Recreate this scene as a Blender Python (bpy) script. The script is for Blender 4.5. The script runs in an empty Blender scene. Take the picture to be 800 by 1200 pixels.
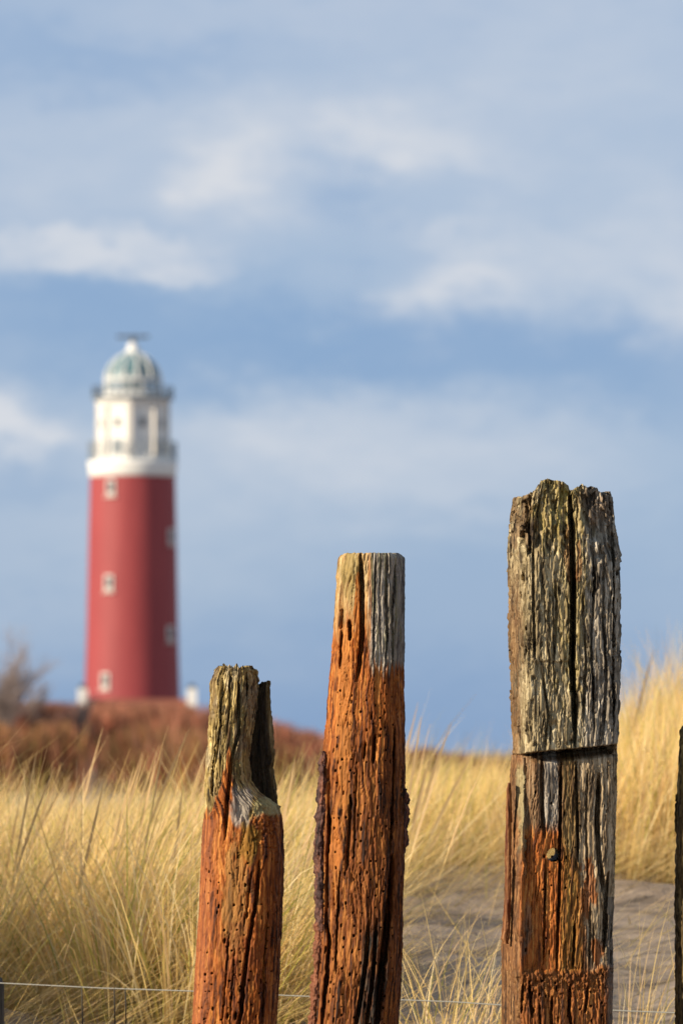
import bpy, math, random
import numpy as np
R = math.radians
rng = np.random.default_rng(7)
random.seed(7)

# ------------------------------------------------------------------ camera
EYE = 1.3                     # lens height above the sand at the foot of the posts
FPX = 6000.0                  # focal length in photograph pixels (800 x 1200)
PITCH = math.atan(280 / FPX)
scene = bpy.context.scene
col = scene.collection
cam_d = bpy.data.cameras.new('camera')
cam = bpy.data.objects.new('camera', cam_d); col.objects.link(cam)
cam.location = (0, 0, EYE)
cam.rotation_euler = (math.pi / 2 + PITCH, 0, 0)
cam_d.sensor_fit = 'VERTICAL'; cam_d.sensor_height = 24.0; cam_d.sensor_width = 16.0
cam_d.lens = 24.0 * FPX / 1200
cam_d.clip_start = 0.5; cam_d.clip_end = 20000
cam_d.dof.use_dof = True; cam_d.dof.focus_distance = 11.95; cam_d.dof.aperture_fstop = 4.7
scene.camera = cam

# ------------------------------------------------------------------ sun and sky
SUN_EL, SUN_AZ = R(23), R(63)          # azimuth: to the left of the direction back towards the lens
S = (-math.sin(SUN_AZ) * math.cos(SUN_EL), -math.cos(SUN_AZ) * math.cos(SUN_EL), math.sin(SUN_EL))
sun_d = bpy.data.lights.new('sun', 'SUN'); sun = bpy.data.objects.new('sun', sun_d); col.objects.link(sun)
sun_d.energy = 5.0; sun_d.angle = R(0.53); sun_d.color = (1.0, 0.87, 0.68)
from mathutils import Vector
sun.rotation_euler = Vector(S).to_track_quat('Z', 'Y').to_euler()
sun.location = (-30, -20, 30)

w = bpy.data.worlds.new('World'); scene.world = w; w.use_nodes = True
nt = w.node_tree; N = nt.nodes; L = nt.links
for n in list(N): N.remove(n)
out = N.new('ShaderNodeOutputWorld'); bg = N.new('ShaderNodeBackground')
bg.inputs['Strength'].default_value = 0.1
L.new(bg.outputs[0], out.inputs['Surface'])
sky = N.new('ShaderNodeTexSky'); sky.sky_type = 'NISHITA'; sky.sun_disc = False
sky.sun_elevation = SUN_EL
sky.sun_rotation = math.atan2(S[0], S[1])
sky.air_density = 1.0; sky.dust_density = 0.4; sky.ozone_density = 2.0
tc = N.new('ShaderNodeTexCoord')
sep = N.new('ShaderNodeSeparateXYZ'); L.new(tc.outputs['Generated'], sep.inputs[0])
def M(op, a, b=None, c=None, clamp=False):
    n = N.new('ShaderNodeMath'); n.operation = op; n.use_clamp = clamp
    for i, v in enumerate((a, b, c)):
        if v is None: continue
        if isinstance(v, (int, float)): n.inputs[i].default_value = v
        else: L.new(v, n.inputs[i])
    return n.outputs[0]
def MIX(f, a, b):
    n = N.new('ShaderNodeMix'); n.data_type = 'RGBA'
    for k, v in ((0, f), (6, a), (7, b)):
        if isinstance(v, (int, float)): n.inputs[k].default_value = v
        elif isinstance(v, tuple): n.inputs[k].default_value = (*v, 1)
        else: L.new(v, n.inputs[k])
    return n.outputs[2]
def NOISE(vec, scale, detail=4, rough=0.55, dist=0.0):
    n = N.new('ShaderNodeTexNoise'); n.inputs['Scale'].default_value = scale
    n.inputs['Detail'].default_value = detail; n.inputs['Roughness'].default_value = rough
    n.inputs['Distortion'].default_value = dist
    L.new(vec, n.inputs['Vector']); return n.outputs['Fac']
def MAPV(scale, loc=(0, 0, 0)):
    n = N.new('ShaderNodeMapping'); L.new(tc.outputs['Generated'], n.inputs['Vector'])
    n.inputs['Scale'].default_value = scale; n.inputs['Location'].default_value = loc
    return n.outputs[0]
az = M('ARCTAN2', sep.outputs['X'], sep.outputs['Y'])
el = M('ARCSINE', sep.outputs['Z'])
warpA = NOISE(MAPV((1, 1, 2.2)), 26, 5, 0.6)
warpB = NOISE(MAPV((1, 1, 2.2), (3.1, 1.7, 0.4)), 26, 5, 0.6)
warpC = NOISE(MAPV((1, 1, 1.6), (7.1, 4.7, 2.4)), 110, 5, 0.6)
azw = M('ADD', az, M('MULTIPLY_ADD', warpA, 0.055, -0.0275))
elw = M('ADD', el, M('MULTIPLY_ADD', warpB, 0.030, -0.015))
elw = M('ADD', elw, M('MULTIPLY_ADD', warpC, 0.012, -0.006))
def cloud(px, py, sx, sy, amp, p=2):
    """one cloud bank of the sky: direction (azimuth, elevation) and angular size, in photograph pixels"""
    a0, e0 = (px - 400) / FPX, (880 - py) / FPX
    u = M('DIVIDE', M('SUBTRACT', azw, a0), sx / FPX); v = M('DIVIDE', M('SUBTRACT', elw, e0), sy / FPX)
    u2 = M('MULTIPLY', u, u); v2 = M('MULTIPLY', v, v)
    if p == 4: u2 = M('MULTIPLY', u2, u2); v2 = M('MULTIPLY', v2, v2)
    return M('MULTIPLY', M('EXPONENT', M('MULTIPLY', M('ADD', u2, v2), -1.0)), amp)
def total(lst):
    t = lst[0]
    for k in lst[1:]: t = M('ADD', t, k)
    return t
white = total([cloud(258, 198, 66, 40, .72), cloud(110, 298, 112, 28, .70, 4), cloud(4, 492, 62, 40, 1.2),
               cloud(450, 168, 130, 34, .50), cloud(560, 195, 150, 30, .35), cloud(535, 322, 60, 44, .62), cloud(650, 310, 190, 74, .46),
               cloud(796, 380, 60, 54, .60), cloud(770, 250, 110, 70, .30), cloud(340, 500, 200, 44, .50), cloud(320, 560, 240, 60, .30),
               cloud(600, 550, 150, 50, .28), cloud(60, 220, 130, 70, .42), cloud(310, 250, 110, 50, .34),
               cloud(420, 130, 420, 50, .38), cloud(700, 40, 300, 80, .34), cloud(100, 640, 200, 60, .16), cloud(260, 20, 240, 40, .26)])
dark = total([cloud(400, 400, 460, 46, .85), cloud(430, 250, 66, 40, .55), cloud(60, 355, 160, 32, .5),
              cloud(720, 455, 220, 60, .6), cloud(400, 850, 900, 120, 1.0), cloud(120, 70, 180, 46, .5),
              cloud(30, 570, 110, 34, .4), cloud(640, 660, 260, 70, .35), cloud(480, 20, 160, 30, .25)])
gen = NOISE(MAPV((1, 1, 3.0), (2.3, 0.2, 0.9)), 7, 6, 0.58, 0.4)      # the broken cover goes on all round
genm = N.new('ShaderNodeMapRange'); genm.inputs[1].default_value = 0.48; genm.inputs[2].default_value = 0.70
L.new(gen, genm.inputs[0])
fine = NOISE(MAPV((1, 1, 2.4), (1.3, 5.2, 0.3)), 60, 6, 0.6)
high = N.new('ShaderNodeMapRange'); high.inputs[1].default_value = 0.13; high.inputs[2].default_value = 0.24
L.new(el, high.inputs[0])
wf = M('MULTIPLY', white, M('MULTIPLY_ADD', fine, 1.1, 0.42))
wf = M('ADD', wf, M('MULTIPLY', M('MULTIPLY', genm.outputs[0], high.outputs[0]), 0.8), clamp=True)
K = 7.15                                  # the background strength is 0.1
deck = MIX(M('MULTIPLY', dark, 1.0, clamp=True), (.345 * K, .455 * K, .635 * K), (.198 * K, .335 * K, .575 * K))
base = MIX(0.90, sky.outputs[0], deck)
skyc = MIX(wf, base, (.66 * K, .69 * K, .745 * K))
L.new(skyc, bg.inputs['Color'])

vs = scene.view_settings
vs.view_transform = 'Standard'; vs.look = 'None'; vs.exposure = 0.52; vs.gamma = 1.0
vs.use_curve_mapping = False
scene.render.engine = 'CYCLES'
scene.cycles.use_denoising = True
scene.cycles.max_bounces = 6; scene.cycles.diffuse_bounces = 3; scene.cycles.transparent_max_bounces = 8

# ------------------------------------------------------------------ helpers
def P(px, py, d):
    """photograph pixel -> world point on the vertical plane d metres ahead (works on arrays)"""
    u = (np.asarray(px, float) - 400) / FPX; v = (600 - np.asarray(py, float)) / FPX
    t = d / (math.cos(PITCH) - v * math.sin(PITCH))
    return t * u, EYE + t * (math.sin(PITCH) + v * math.cos(PITCH))
def lin(r, g, b):
    c = np.array([r, g, b], float) / 255
    return np.where(c <= .04045, c / 12.92, ((c + .055) / 1.055) ** 2.4)
def smooth(a, b, x):
    t = np.clip((x - a) / (b - a), 0, 1); return t * t * (3 - 2 * t)
def _h(ix, iy, seed):
    n = (ix.astype(np.int64) * 374761393 + iy.astype(np.int64) * 668265263 + seed * 1442695041) & 0x7fffffff
    n = ((n ^ (n >> 13)) * 1274126177) & 0x7fffffff
    return (n ^ (n >> 16)) & 0xffffff
def rnd(ix, iy, seed): return _h(ix, iy, seed) / float(0xffffff)
def noise(x, y, seed=0):
    x = np.asarray(x, float); y = np.asarray(y, float)
    ix = np.floor(x); iy = np.floor(y); fx = x - ix; fy = y - iy
    ux = fx * fx * fx * (fx * (fx * 6 - 15) + 10); uy = fy * fy * fy * (fy * (fy * 6 - 15) + 10)
    def g(dx, dy):
        a = rnd(ix + dx, iy + dy, seed) * 2 * np.pi
        return np.cos(a) * (fx - dx) + np.sin(a) * (fy - dy)
    a = g(0, 0); b = g(1, 0); c = g(0, 1); d = g(1, 1)
    return 1.4 * ((a * (1 - ux) + b * ux) * (1 - uy) + (c * (1 - ux) + d * ux) * uy)
def fbm(x, y, seed=0, o=4, gain=.5):
    t = 0; a = 1
    for k in range(o):
        t = t + a * noise(x * 2 ** k, y * 2 ** k, seed + 17 * k); a *= gain
    return t
def worley(x, y, seed=0):
    """cell value and edge distance of jittered cells"""
    ix = np.floor(x); iy = np.floor(y)
    f1 = np.full(x.shape, 9.); f2 = np.full(x.shape, 9.); idv = np.zeros(x.shape)
    for dx in (-1, 0, 1):
        for dy in (-1, 0, 1):
            cx, cy = ix + dx, iy + dy
            d = np.hypot(cx + rnd(cx, cy, seed) - x, cy + rnd(cx, cy, seed + 5) - y)
            v = rnd(cx, cy, seed + 9)
            near = d < f1
            f2 = np.where(near, f1, np.minimum(f2, d)); idv = np.where(near, v, idv); f1 = np.where(near, d, f1)
    return idv, f2 - f1
def mesh_np(name, verts, quads=None, tris=None, cols=None, smooth_shade=True, mat=None):
    me = bpy.data.meshes.new(name)
    verts = np.asarray(verts, np.float32)
    loops = []; starts = []; tot = 0
    for f, k in ((quads, 4), (tris, 3)):
        if f is None or len(f) == 0: continue
        f = np.asarray(f, np.int32); loops.append(f.ravel()); starts.append(tot + np.arange(len(f), dtype=np.int32) * k); tot += f.size
    loops = np.concatenate(loops); starts = np.concatenate(starts)
    me.vertices.add(len(verts)); me.vertices.foreach_set('co', verts.ravel())
    me.loops.add(len(loops)); me.loops.foreach_set('vertex_index', loops)
    me.polygons.add(len(starts)); me.polygons.foreach_set('loop_start', starts)
    me.update(calc_edges=True)
    me.polygons.foreach_set('use_smooth', np.full(len(starts), smooth_shade))
    if cols is not None:
        at = me.color_attributes.new('tone', 'FLOAT_COLOR', 'POINT')
        c4 = np.ones((len(verts), 4), np.float32); c4[:, :3] = cols
        at.data.foreach_set('color', c4.ravel())
    if mat: me.materials.append(mat)
    return me
def obj(name, me, parent=None, loc=None):
    o = bpy.data.objects.new(name, me); col.objects.link(o)
    if parent: o.parent = parent
    if loc is not None: o.location = loc
    return o
def thing(name, label, cat, loc=(0, 0, 0), group=None):
    o = obj(name, None, None, loc); return tag(o, label, cat, group)
def tag(o, label, cat, group=None):
    o['label'] = label; o['category'] = cat
    if group: o['group'] = group
    return o
def kind(o, k, label=None):
    o['kind'] = k
    if label: o['label'] = label
    return o
def mat(name, colr=(.5, .5, .5), rough=.7, build=None, spec=.3, metallic=0):
    m = bpy.data.materials.new(name); m.use_nodes = True
    b = m.node_tree.nodes['Principled BSDF']
    b.inputs['Base Color'].default_value = (*colr, 1); b.inputs['Roughness'].default_value = rough
    b.inputs['Specular IOR Level'].default_value = spec; b.inputs['Metallic'].default_value = metallic
    if build: build(m.node_tree, b)
    return m
def nmix(nt, f, a, b, blend='MIX'):
    n = nt.nodes.new('ShaderNodeMix'); n.data_type = 'RGBA'; n.blend_type = blend
    for k, v in ((0, f), (6, a), (7, b)):
        if isinstance(v, (int, float)): n.inputs[k].default_value = v
        elif isinstance(v, tuple): n.inputs[k].default_value = (*v, 1)
        else: nt.links.new(v, n.inputs[k])
    return n.outputs[2]
def nnoise(nt, scale, detail=5, rough=.55, mapscale=None, coord='Object', dist=0):
    t = nt.nodes.new('ShaderNodeTexCoord'); mp = nt.nodes.new('ShaderNodeMapping')
    nt.links.new(t.outputs[coord], mp.inputs[0])
    if mapscale: mp.inputs['Scale'].default_value = mapscale
    n = nt.nodes.new('ShaderNodeTexNoise'); nt.links.new(mp.outputs[0], n.inputs['Vector'])
    n.inputs['Scale'].default_value = scale; n.inputs['Detail'].default_value = detail
    n.inputs['Roughness'].default_value = rough; n.inputs['Distortion'].default_value = dist
    return n.outputs['Fac']
def nrange(nt, v, a, b, c=0., d=1.):
    n = nt.nodes.new('ShaderNodeMapRange'); nt.links.new(v, n.inputs[0])
    for i, k in enumerate((a, b, c, d)): n.inputs[i + 1].default_value = k
    return n.outputs[0]
def nbump(nt, b, h, strength=.5, dist=.01):
    n = nt.nodes.new('ShaderNodeBump'); n.inputs['Strength'].default_value = strength; n.inputs['Distance'].default_value = dist
    nt.links.new(h, n.inputs['Height']); nt.links.new(n.outputs[0], b.inputs['Normal'])
class MB:
    """collects boxes, tubes and lathes into one mesh"""
    def __init__(s): s.v = []; s.f = []
    def add(s, v, f):
        k = len(s.v); s.v += [tuple(p) for p in v]; s.f += [tuple(i + k for i in q) for q in f]
    def box(s, x0, x1, y0, y1, z0, z1):
        s.add([(x, y, z) for z in (z0, z1) for y in (y0, y1) for x in (x0, x1)],
              [(0, 2, 3, 1), (4, 5, 7, 6), (0, 1, 5, 4), (2, 6, 7, 3), (0, 4, 6, 2), (1, 3, 7, 5)])
    def lathe(s, prof, n=48, ph=0, a0=0, a1=2 * math.pi):
        full = abs(a1 - a0 - 2 * math.pi) < 1e-6; m = n if full else n + 1
        v = [(r * math.cos(a0 + ph + (a1 - a0) * k / n), r * math.sin(a0 + ph + (a1 - a0) * k / n), z) for r, z in prof for k in range(m)]
        f = [(i * m + k, i * m + (k + 1) % m, (i + 1) * m + (k + 1) % m, (i + 1) * m + k)
             for i in range(len(prof) - 1) for k in range(n)]
        s.add(v, f)
    def tube(s, pts, r, n=6):
        pts = [Vector(p) for p in pts]; rs = r if isinstance(r, (list, tuple)) else [r] * len(pts)
        v = []; f = []
        for i, p in enumerate(pts):
            t = (pts[min(i + 1, len(pts) - 1)] - pts[max(i - 1, 0)]).normalized()
            u = t.cross(Vector((0, 0, 1))); u = u.normalized() if u.length > 1e-3 else Vector((1, 0, 0)); w_ = t.cross(u)
            v += [p + (u * math.cos(2 * math.pi * k / n) + w_ * math.sin(2 * math.pi * k / n)) * rs[i] for k in range(n)]
        for i in range(len(pts) - 1):
            f += [(i * n + k, i * n + (k + 1) % n, (i + 1) * n + (k + 1) % n, (i + 1) * n + k) for k in range(n)]
        f += [tuple(range(n - 1, -1, -1)), tuple((len(pts) - 1) * n + k for k in range(n))]
        s.add(v, f)
    def mesh(s, name, m, sm=False):
        me = bpy.data.meshes.new(name); me.from_pydata([tuple(p) for p in s.v], [], s.f); me.update()
        if sm: me.polygons.foreach_set('use_smooth', [True] * len(me.polygons))
        me.materials.append(m); return me
    def build(s, name, m, parent=None, sm=False, loc=None): return obj(name, s.mesh(name, m, sm), parent, loc)

# ------------------------------------------------------------------ ground
def ground(x, y):
    """dune relief, metres above the sand at the posts"""
    x = np.asarray(x, float); y = np.asarray(y, float)
    px = 400 + FPX * x / np.maximum(y, 6.0)
    rt = smooth(560, 820, px)                              # how far to the right
    foot = smooth(12.4, 14.4, y)
    left = EYE - 0.77 + 0.04 * smooth(15, 19, y)
    right = EYE - 0.79 + (y - 14.2) * 0.088
    right = np.where(y > 18, EYE - 0.79 + 3.8 * .088 + (np.minimum(y, 23) - 18) * (0.002 + 0.058 * rt), right)
    rt0 = smooth(400, 480, px)
    z = foot * (left * (1 - rt0) + right * rt0)
    z = z + foot * (0.05 * fbm(x * 1.1, y * 1.1, 3, 3) + .04 * fbm(x * 4.0, y * 2.6, 8, 4)) * (1 - smooth(40, 80, y))
    z = z + .40 * smooth(-1.02, -1.6, x) * smooth(11.9, 12.8, y) * smooth(16, 14, y)     # hummock beyond the left edge
    back = smooth(22, 70, y)
    far = EYE - 2.4 + .5 * fbm(x * .03, y * .03, 21, 3)
    hill = smooth(200, 420, y) * (1 - smooth(-34, 6, x)) * 3.6
    hill = hill * (1 - smooth(700, 1200, y))
    z = z * (1 - back) + (far + hill) * back
    near = smooth(4, 11, y)                                 # falls away a little under the lens
    return z * near + (1 - near) * (-.25)
def sandnodes(nt, b):
    a = nnoise(nt, 1.3, 6); c = nnoise(nt, 40, 4, .6)
    k = nmix(nt, nrange(nt, a, .35, .65), (.29, .225, .17), (.38, .30, .225))
    k = nmix(nt, nrange(nt, c, .3, .75, 0, .5), k, (.24, .185, .14))
    f = nnoise(nt, 2.2, 6, .6, (1, 3.2, 1), dist=1.2)       # darker organic streaks
    k = nmix(nt, nrange(nt, f, .50, .64, 0, .75), k, (.13, .10, .075))
    nt.links.new(k, b.inputs['Base Color'])
    nbump(nt, b, nnoise(nt, 55, 6, .65), .5, .02)
m_sand = mat('sand', rough=.95, build=sandnodes, spec=.1)
ys = np.concatenate([np.linspace(-12, 10, 18), np.linspace(10.4, 26, 230), np.geomspace(26.3, 9000, 110)])
us = np.linspace(-1, 1, 261); us = np.sign(us) * np.abs(us) ** 1.6
gx = us[None, :] * (8 + 0.9 * np.maximum(ys, 0))[:, None]; gy = np.repeat(ys[:, None], len(us), 1)
gz = ground(gx, gy)
def gridquads(r, c):
    i = (np.arange(r - 1)[:, None] * c + np.arange(c - 1)[None, :]).ravel()
    return np.stack([i, i + 1, i + c + 1, i + c], 1)
g = obj('ground', mesh_np('ground', np.stack([gx, gy, gz], -1).reshape(-1, 3), gridquads(*gx.shape), mat=m_sand))
kind(g, 'structure')

# ------------------------------------------------------------------ timber
def woodnodes(nt, b):
    a = nt.nodes.new('ShaderNodeVertexColor'); a.layer_name = 'tone'
    n = nnoise(nt, 60, 4, .6, (6, 6, .5))
    k = nmix(nt, 1.0, a.outputs['Color'], nmix(nt, nrange(nt, n, .25, .75), (.44, .41, .385), (.93, .90, .85)), 'MULTIPLY')
    nt.links.new(k, b.inputs['Base Color'])
    nbump(nt, b, nnoise(nt, 130, 4, .6, (4, 4, .5)), .35, .003)
m_wood = mat('weathered timber', rough=.72, build=woodnodes, spec=.25)

def post_mesh(name, d, profile, top, n=3.0, depth=.09, yaw=0., yoff=0., front=1.0, step=.75, rstep=.8,
              bottom=None, fn=None, hole=None, seed=0):
    """A timber: outline (py, left, right) measured on the photograph at distance d, a rounded-rectangle
    section `depth` deep (half), then relief and colour from fn(X, PY, s, front)."""
    pr = np.array(profile, float); m = d / FPX
    if bottom is None:
        zb = float(ground(P((pr[-1, 1] + pr[-1, 2]) / 2, 1200, d)[0], d)) - .25
        bottom = 880 + (EYE - zb) * FPX / d
    # section
    a = np.linspace(0, 2 * np.pi, 6001)[:-1] + math.pi / 2
    wm = (pr[:, 2] - pr[:, 1]).mean() / 2 * m
    rad_ = (np.abs(np.cos(a)) ** n + np.abs(np.sin(a)) ** n) ** (-1 / n)
    sx = rad_ * np.cos(a) * wm; sy = rad_ * np.sin(a) * depth
    cx, sy_ = sx * math.cos(yaw) - sy * math.sin(yaw), sx * math.sin(yaw) + sy * math.cos(yaw)
    sx, sy = cx, sy_
    sx = sx / np.abs(sx).max()
    X_ = sx * wm; seg = np.hypot(np.roll(X_, -1) - X_, np.roll(sy, -1) - sy)
    dens = np.where(sy < depth * .35, 1.0, .16)
    cum = np.concatenate([[0], np.cumsum(seg * dens)])
    nc = int(cum[-1] / (step * m))
    tt = np.linspace(0, cum[-1], nc, endpoint=False)
    cidx = np.interp(tt, cum, np.arange(len(cum)))
    ii = cidx.astype(int) % len(sx)
    SX, SY = sx[ii], sy[ii]
    tx = np.roll(X_, -3)[ii] - np.roll(X_, 3)[ii]; ty = np.roll(sy, -3)[ii] - np.roll(sy, 3)[ii]
    l = np.hypot(tx, ty) + 1e-12; NX, NY = ty / l, -tx / l
    arc = np.concatenate([[0], np.cumsum(seg)])[ii] / m
    # rows
    def cw(py):
        lo, hi = pr[0], pr[-1]
        xl = np.interp(py, pr[:, 0], pr[:, 1]); xr = np.interp(py, pr[:, 0], pr[:, 2])
        over = np.maximum(py - hi[0], 0); k = (pr[-1, 1:] - pr[-2, 1:]) / (pr[-1, 0] - pr[-2, 0])
        return (xl + xr) / 2 + over * k.mean(), (xr - xl) / 2
    c0, w0 = cw(pr[0, 0])
    tp = top(c0 + w0 * SX) if callable(top) else np.full(nc, float(top))
    span = 1230 - tp.min()
    nr = max(8, int(span / rstep))
    rows_low = np.linspace(bottom, 1230, 14)[:-1]
    rows_up = np.linspace(0, 1, nr)
    if bottom <= 1235:
        rows_low = np.zeros(0); startpy = bottom
    else: startpy = 1230.
    PYu = startpy + (tp[None, :] - startpy) * rows_up[:, None]
    PY = np.concatenate([np.repeat(rows_low[:, None], nc, 1), PYu], 0)
    C_, W_ = cw(PY)
    X = C_ + W_ * SX[None, :]
    s = np.repeat(arc[None, :], len(PY), 0) + seed * 311.7
    nx = np.repeat(NX[None, :], len(PY), 0); ny = np.repeat(NY[None, :], len(PY), 0)
    yy = np.repeat(SY[None, :], len(PY), 0)
    fr = smooth(.25, -.25, ny)
    disp, push, colr, cut = fn(X, PY, s, fr, nx)
    wgt = smooth(-.45, -.8, ny); disp = disp + cut * (1 - wgt) * .45; push = push + cut * wgt
    xw, zw = P(X, PY, d)
    xw = xw - nx * disp; yv = yy - ny * disp + push * fr
    yv = np.minimum(yv, depth * 1.05)
    V = np.stack([xw, d + yoff + yv, zw], -1).reshape(-1, 3)
    nrow = len(PY)
    i = np.arange(nrow - 1)[:, None] * nc + np.arange(nc)[None, :]; j = np.arange(nrow - 1)[:, None] * nc + (np.arange(nc)[None, :] + 1) % nc
    Q = np.stack([i, j, j + nc, i + nc], -1).reshape(-1, 4)
    Cc = colr.reshape(-1, 3)
    # caps: rings drawn in to the middle
    last = (nrow - 1) * nc
    ring = V[last:last + nc]; mid = ring.mean(0)
    rings = []
    for q, f in enumerate((.8, .55, .3, .08)):
        r_ = mid + (ring - mid) * f; r_[:, 2] = ring[:, 2] * f + (mid[2]) * (1 - f) + rng.normal(0, .003, nc) - .008
        rings.append(r_)
    V = np.concatenate([V] + rings); Cc = np.concatenate([Cc] + [Cc[last:last + nc]] * 4)
    k = np.arange(nc); k2 = (k + 1) % nc
    for q in range(4):
        a_ = last + q * nc if q == 0 else (nrow + q - 1) * nc
        b_ = (nrow + q) * nc
        Q = np.concatenate([Q, np.stack([a_ + k, a_ + k2, b_ + k2, b_ + k], 1)])
    if hole:
        hx, hz = P(hole[0], hole[1], d); hr = hole[2] * m
        cen = V[Q].mean(1); ins = np.hypot(cen[:, 0] - hx - (cen[:, 1] - d) * hole[3], cen[:, 2] - hz - (cen[:, 1] - d) * hole[4]) < hr
        fcen = cen[ins & (cen[:, 1] < d + yoff)]; bcen = cen[ins & (cen[:, 1] > d + yoff)]
        y0 = fcen[:, 1].max() - .002; y1 = bcen[:, 1].min() + .004
        Q = Q[~ins]
        kk = np.linspace(0, 2 * np.pi, 33)[:-1]; rr = hr * 1.06
        base = len(V); tub = []
        for yq in np.linspace(y0, y1, 8):
            tub.append(np.stack([hx + (yq - d) * hole[3] + rr * np.cos(kk), np.full(32, yq), hz + (yq - d) * hole[4] + rr * np.sin(kk)], 1))
        V = np.concatenate([V] + tub); Cc = np.concatenate([Cc, np.tile(lin(110, 60, 30), (256, 1))])
        q = np.arange(32); q2 = (q + 1) % 32
        for r_ in range(7):
            Q = np.concatenate([Q, np.stack([base + r_ * 32 + q, base + (r_ + 1) * 32 + q, base + (r_ + 1) * 32 + q2, base + r_ * 32 + q2], 1)])
    return mesh_np(name, V, Q, cols=Cc, mat=m_wood)

def crack(X, PY, pts, hw, depth, sharp=2):
    """a split along a polyline of (px, py), hw pixels half wide, tapering at both ends"""
    pts = np.array(sorted(pts, key=lambda p: p[1]), float)
    xc = np.interp(PY, pts[:, 1], pts[:, 0]); t = (PY - pts[0, 1]) / (pts[-1, 1] - pts[0, 1])
    inside = (t > 0) & (t < 1)
    tap = np.where(inside, np.clip(np.minimum(t, 1 - t) * 7, 0, 1) ** .6, 0)
    wob = noise(PY / 9., PY * 0 + pts[0, 0], 77) * .8
    e = np.abs(X - xc - wob) / (hw * (.35 + .65 * tap) + 1e-6)
    return depth * tap * np.exp(-e ** (2 * sharp))
def blotch(X, PY, x, y, rx, ry, seed=0, rag=.5):
    q = np.hypot((X - x) / rx, (PY - y) / ry) + rag * fbm(X / 9, PY / 22, seed, 3)
    return smooth(1.15, .75, q)
def lay(c, colr, m): return c * (1 - m[..., None]) + np.asarray(colr) * m[..., None]
def grain(s, PY, seed, fib=3.2, ln=55, amp=.0022, fiss=.004, fthr=.10):
    """relief of weathered fibres: splinter cells, ridges and open checks, returns relief and streak noise"""
    sw = s + 2.6 * fbm(s / 26, PY / 70, seed, 3)
    idv, edge = worley(sw / fib, PY / ln, seed)
    id2, edge2 = worley(sw / (fib * 2.6), PY / (ln * 1.6), seed + 40)
    rel = (idv - .5) * amp * 1.4 + (id2 - .5) * amp * 1.7
    rel = rel + amp * .7 * smooth(.22, .0, edge)
    n1 = noise(sw / 5.5, PY / 85, seed + 2)
    gate = smooth(-.15, .35, noise(sw / 18, PY / 60, seed + 3))
    rel = rel + fiss * gate * smooth(fthr, 0, np.abs(n1))
    n2 = noise(sw / 2.6, PY / 38, seed + 6)
    rel = rel + fiss * .45 * smooth(fthr, 0, np.abs(n2)) * smooth(-.2, .3, noise(sw / 12, PY / 40, seed + 7))
    rel = rel + amp * .8 * fbm(sw / 2.2, PY / 16, seed + 11, 3)
    return rel, idv, id2, fbm(sw / 3.2, PY / 60, seed + 13, 4), fbm(sw / 1.6, PY / 12, seed + 15, 3)
def worms(X, PY, s, seed, cell=(8.5, 13), keep=.6, r=.72, depth=.028):
    """beetle and shipworm holes"""
    gx_, gy_ = s / cell[0], PY / cell[1]
    best = np.zeros(X.shape)
    ix, iy = np.floor(gx_), np.floor(gy_)
    for dx in (-1, 0, 1):
        for dy in (-1, 0, 1):
            a, b = ix + dx, iy + dy
            on = rnd(a, b, seed) < keep * (.55 + 1.1 * np.clip(noise(a / 2.3, b / 5.1, seed + 8) + .4, 0, 1))
            cx = (a + .15 + .7 * rnd(a, b, seed + 1)) * cell[0]; cy = (b + .15 + .7 * rnd(a, b, seed + 2)) * cell[1]
            rr = r * (.65 + .75 * rnd(a, b, seed + 3) ** 2); el_ = 1.2 + 1.6 * rnd(a, b, seed + 4) ** 3 * 2
            q = ((s - cx) / rr) ** 2 + ((PY - cy) / (rr * el_)) ** 2
            best = np.maximum(best, np.where(on, np.exp(-q ** 3 * .6), 0))
    return depth * best
def tones(idv, id2, st, fi, dark, mid, light):
    t = np.clip(.5 + .60 * st + .45 * (idv - .5) + .30 * (id2 - .5) + .22 * fi, 0, 1)
    return lay(lay(np.zeros(t.shape + (3,)) + dark, mid, smooth(0, .5, t)), light, smooth(.5, 1, t))
ORANGE = (lin(74, 36, 13), lin(172, 95, 33), lin(226, 150, 72))
BROWN = (lin(44, 26, 12), lin(122, 69, 27), lin(184, 120, 58))
GREY = (lin(70, 64, 56), lin(156, 147, 134), lin(216, 207, 192))
LICHEN = (lin(60, 48, 27), lin(176, 152, 92), lin(238, 218, 158))
OLIVE = (lin(66, 50, 18), lin(128, 104, 42), lin(172, 148, 76))
BLACK = (lin(18, 15, 13), lin(40, 35, 30), lin(100, 92, 78))
BARK = (lin(46, 32, 30), lin(98, 68, 62), lin(150, 98, 74))

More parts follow.
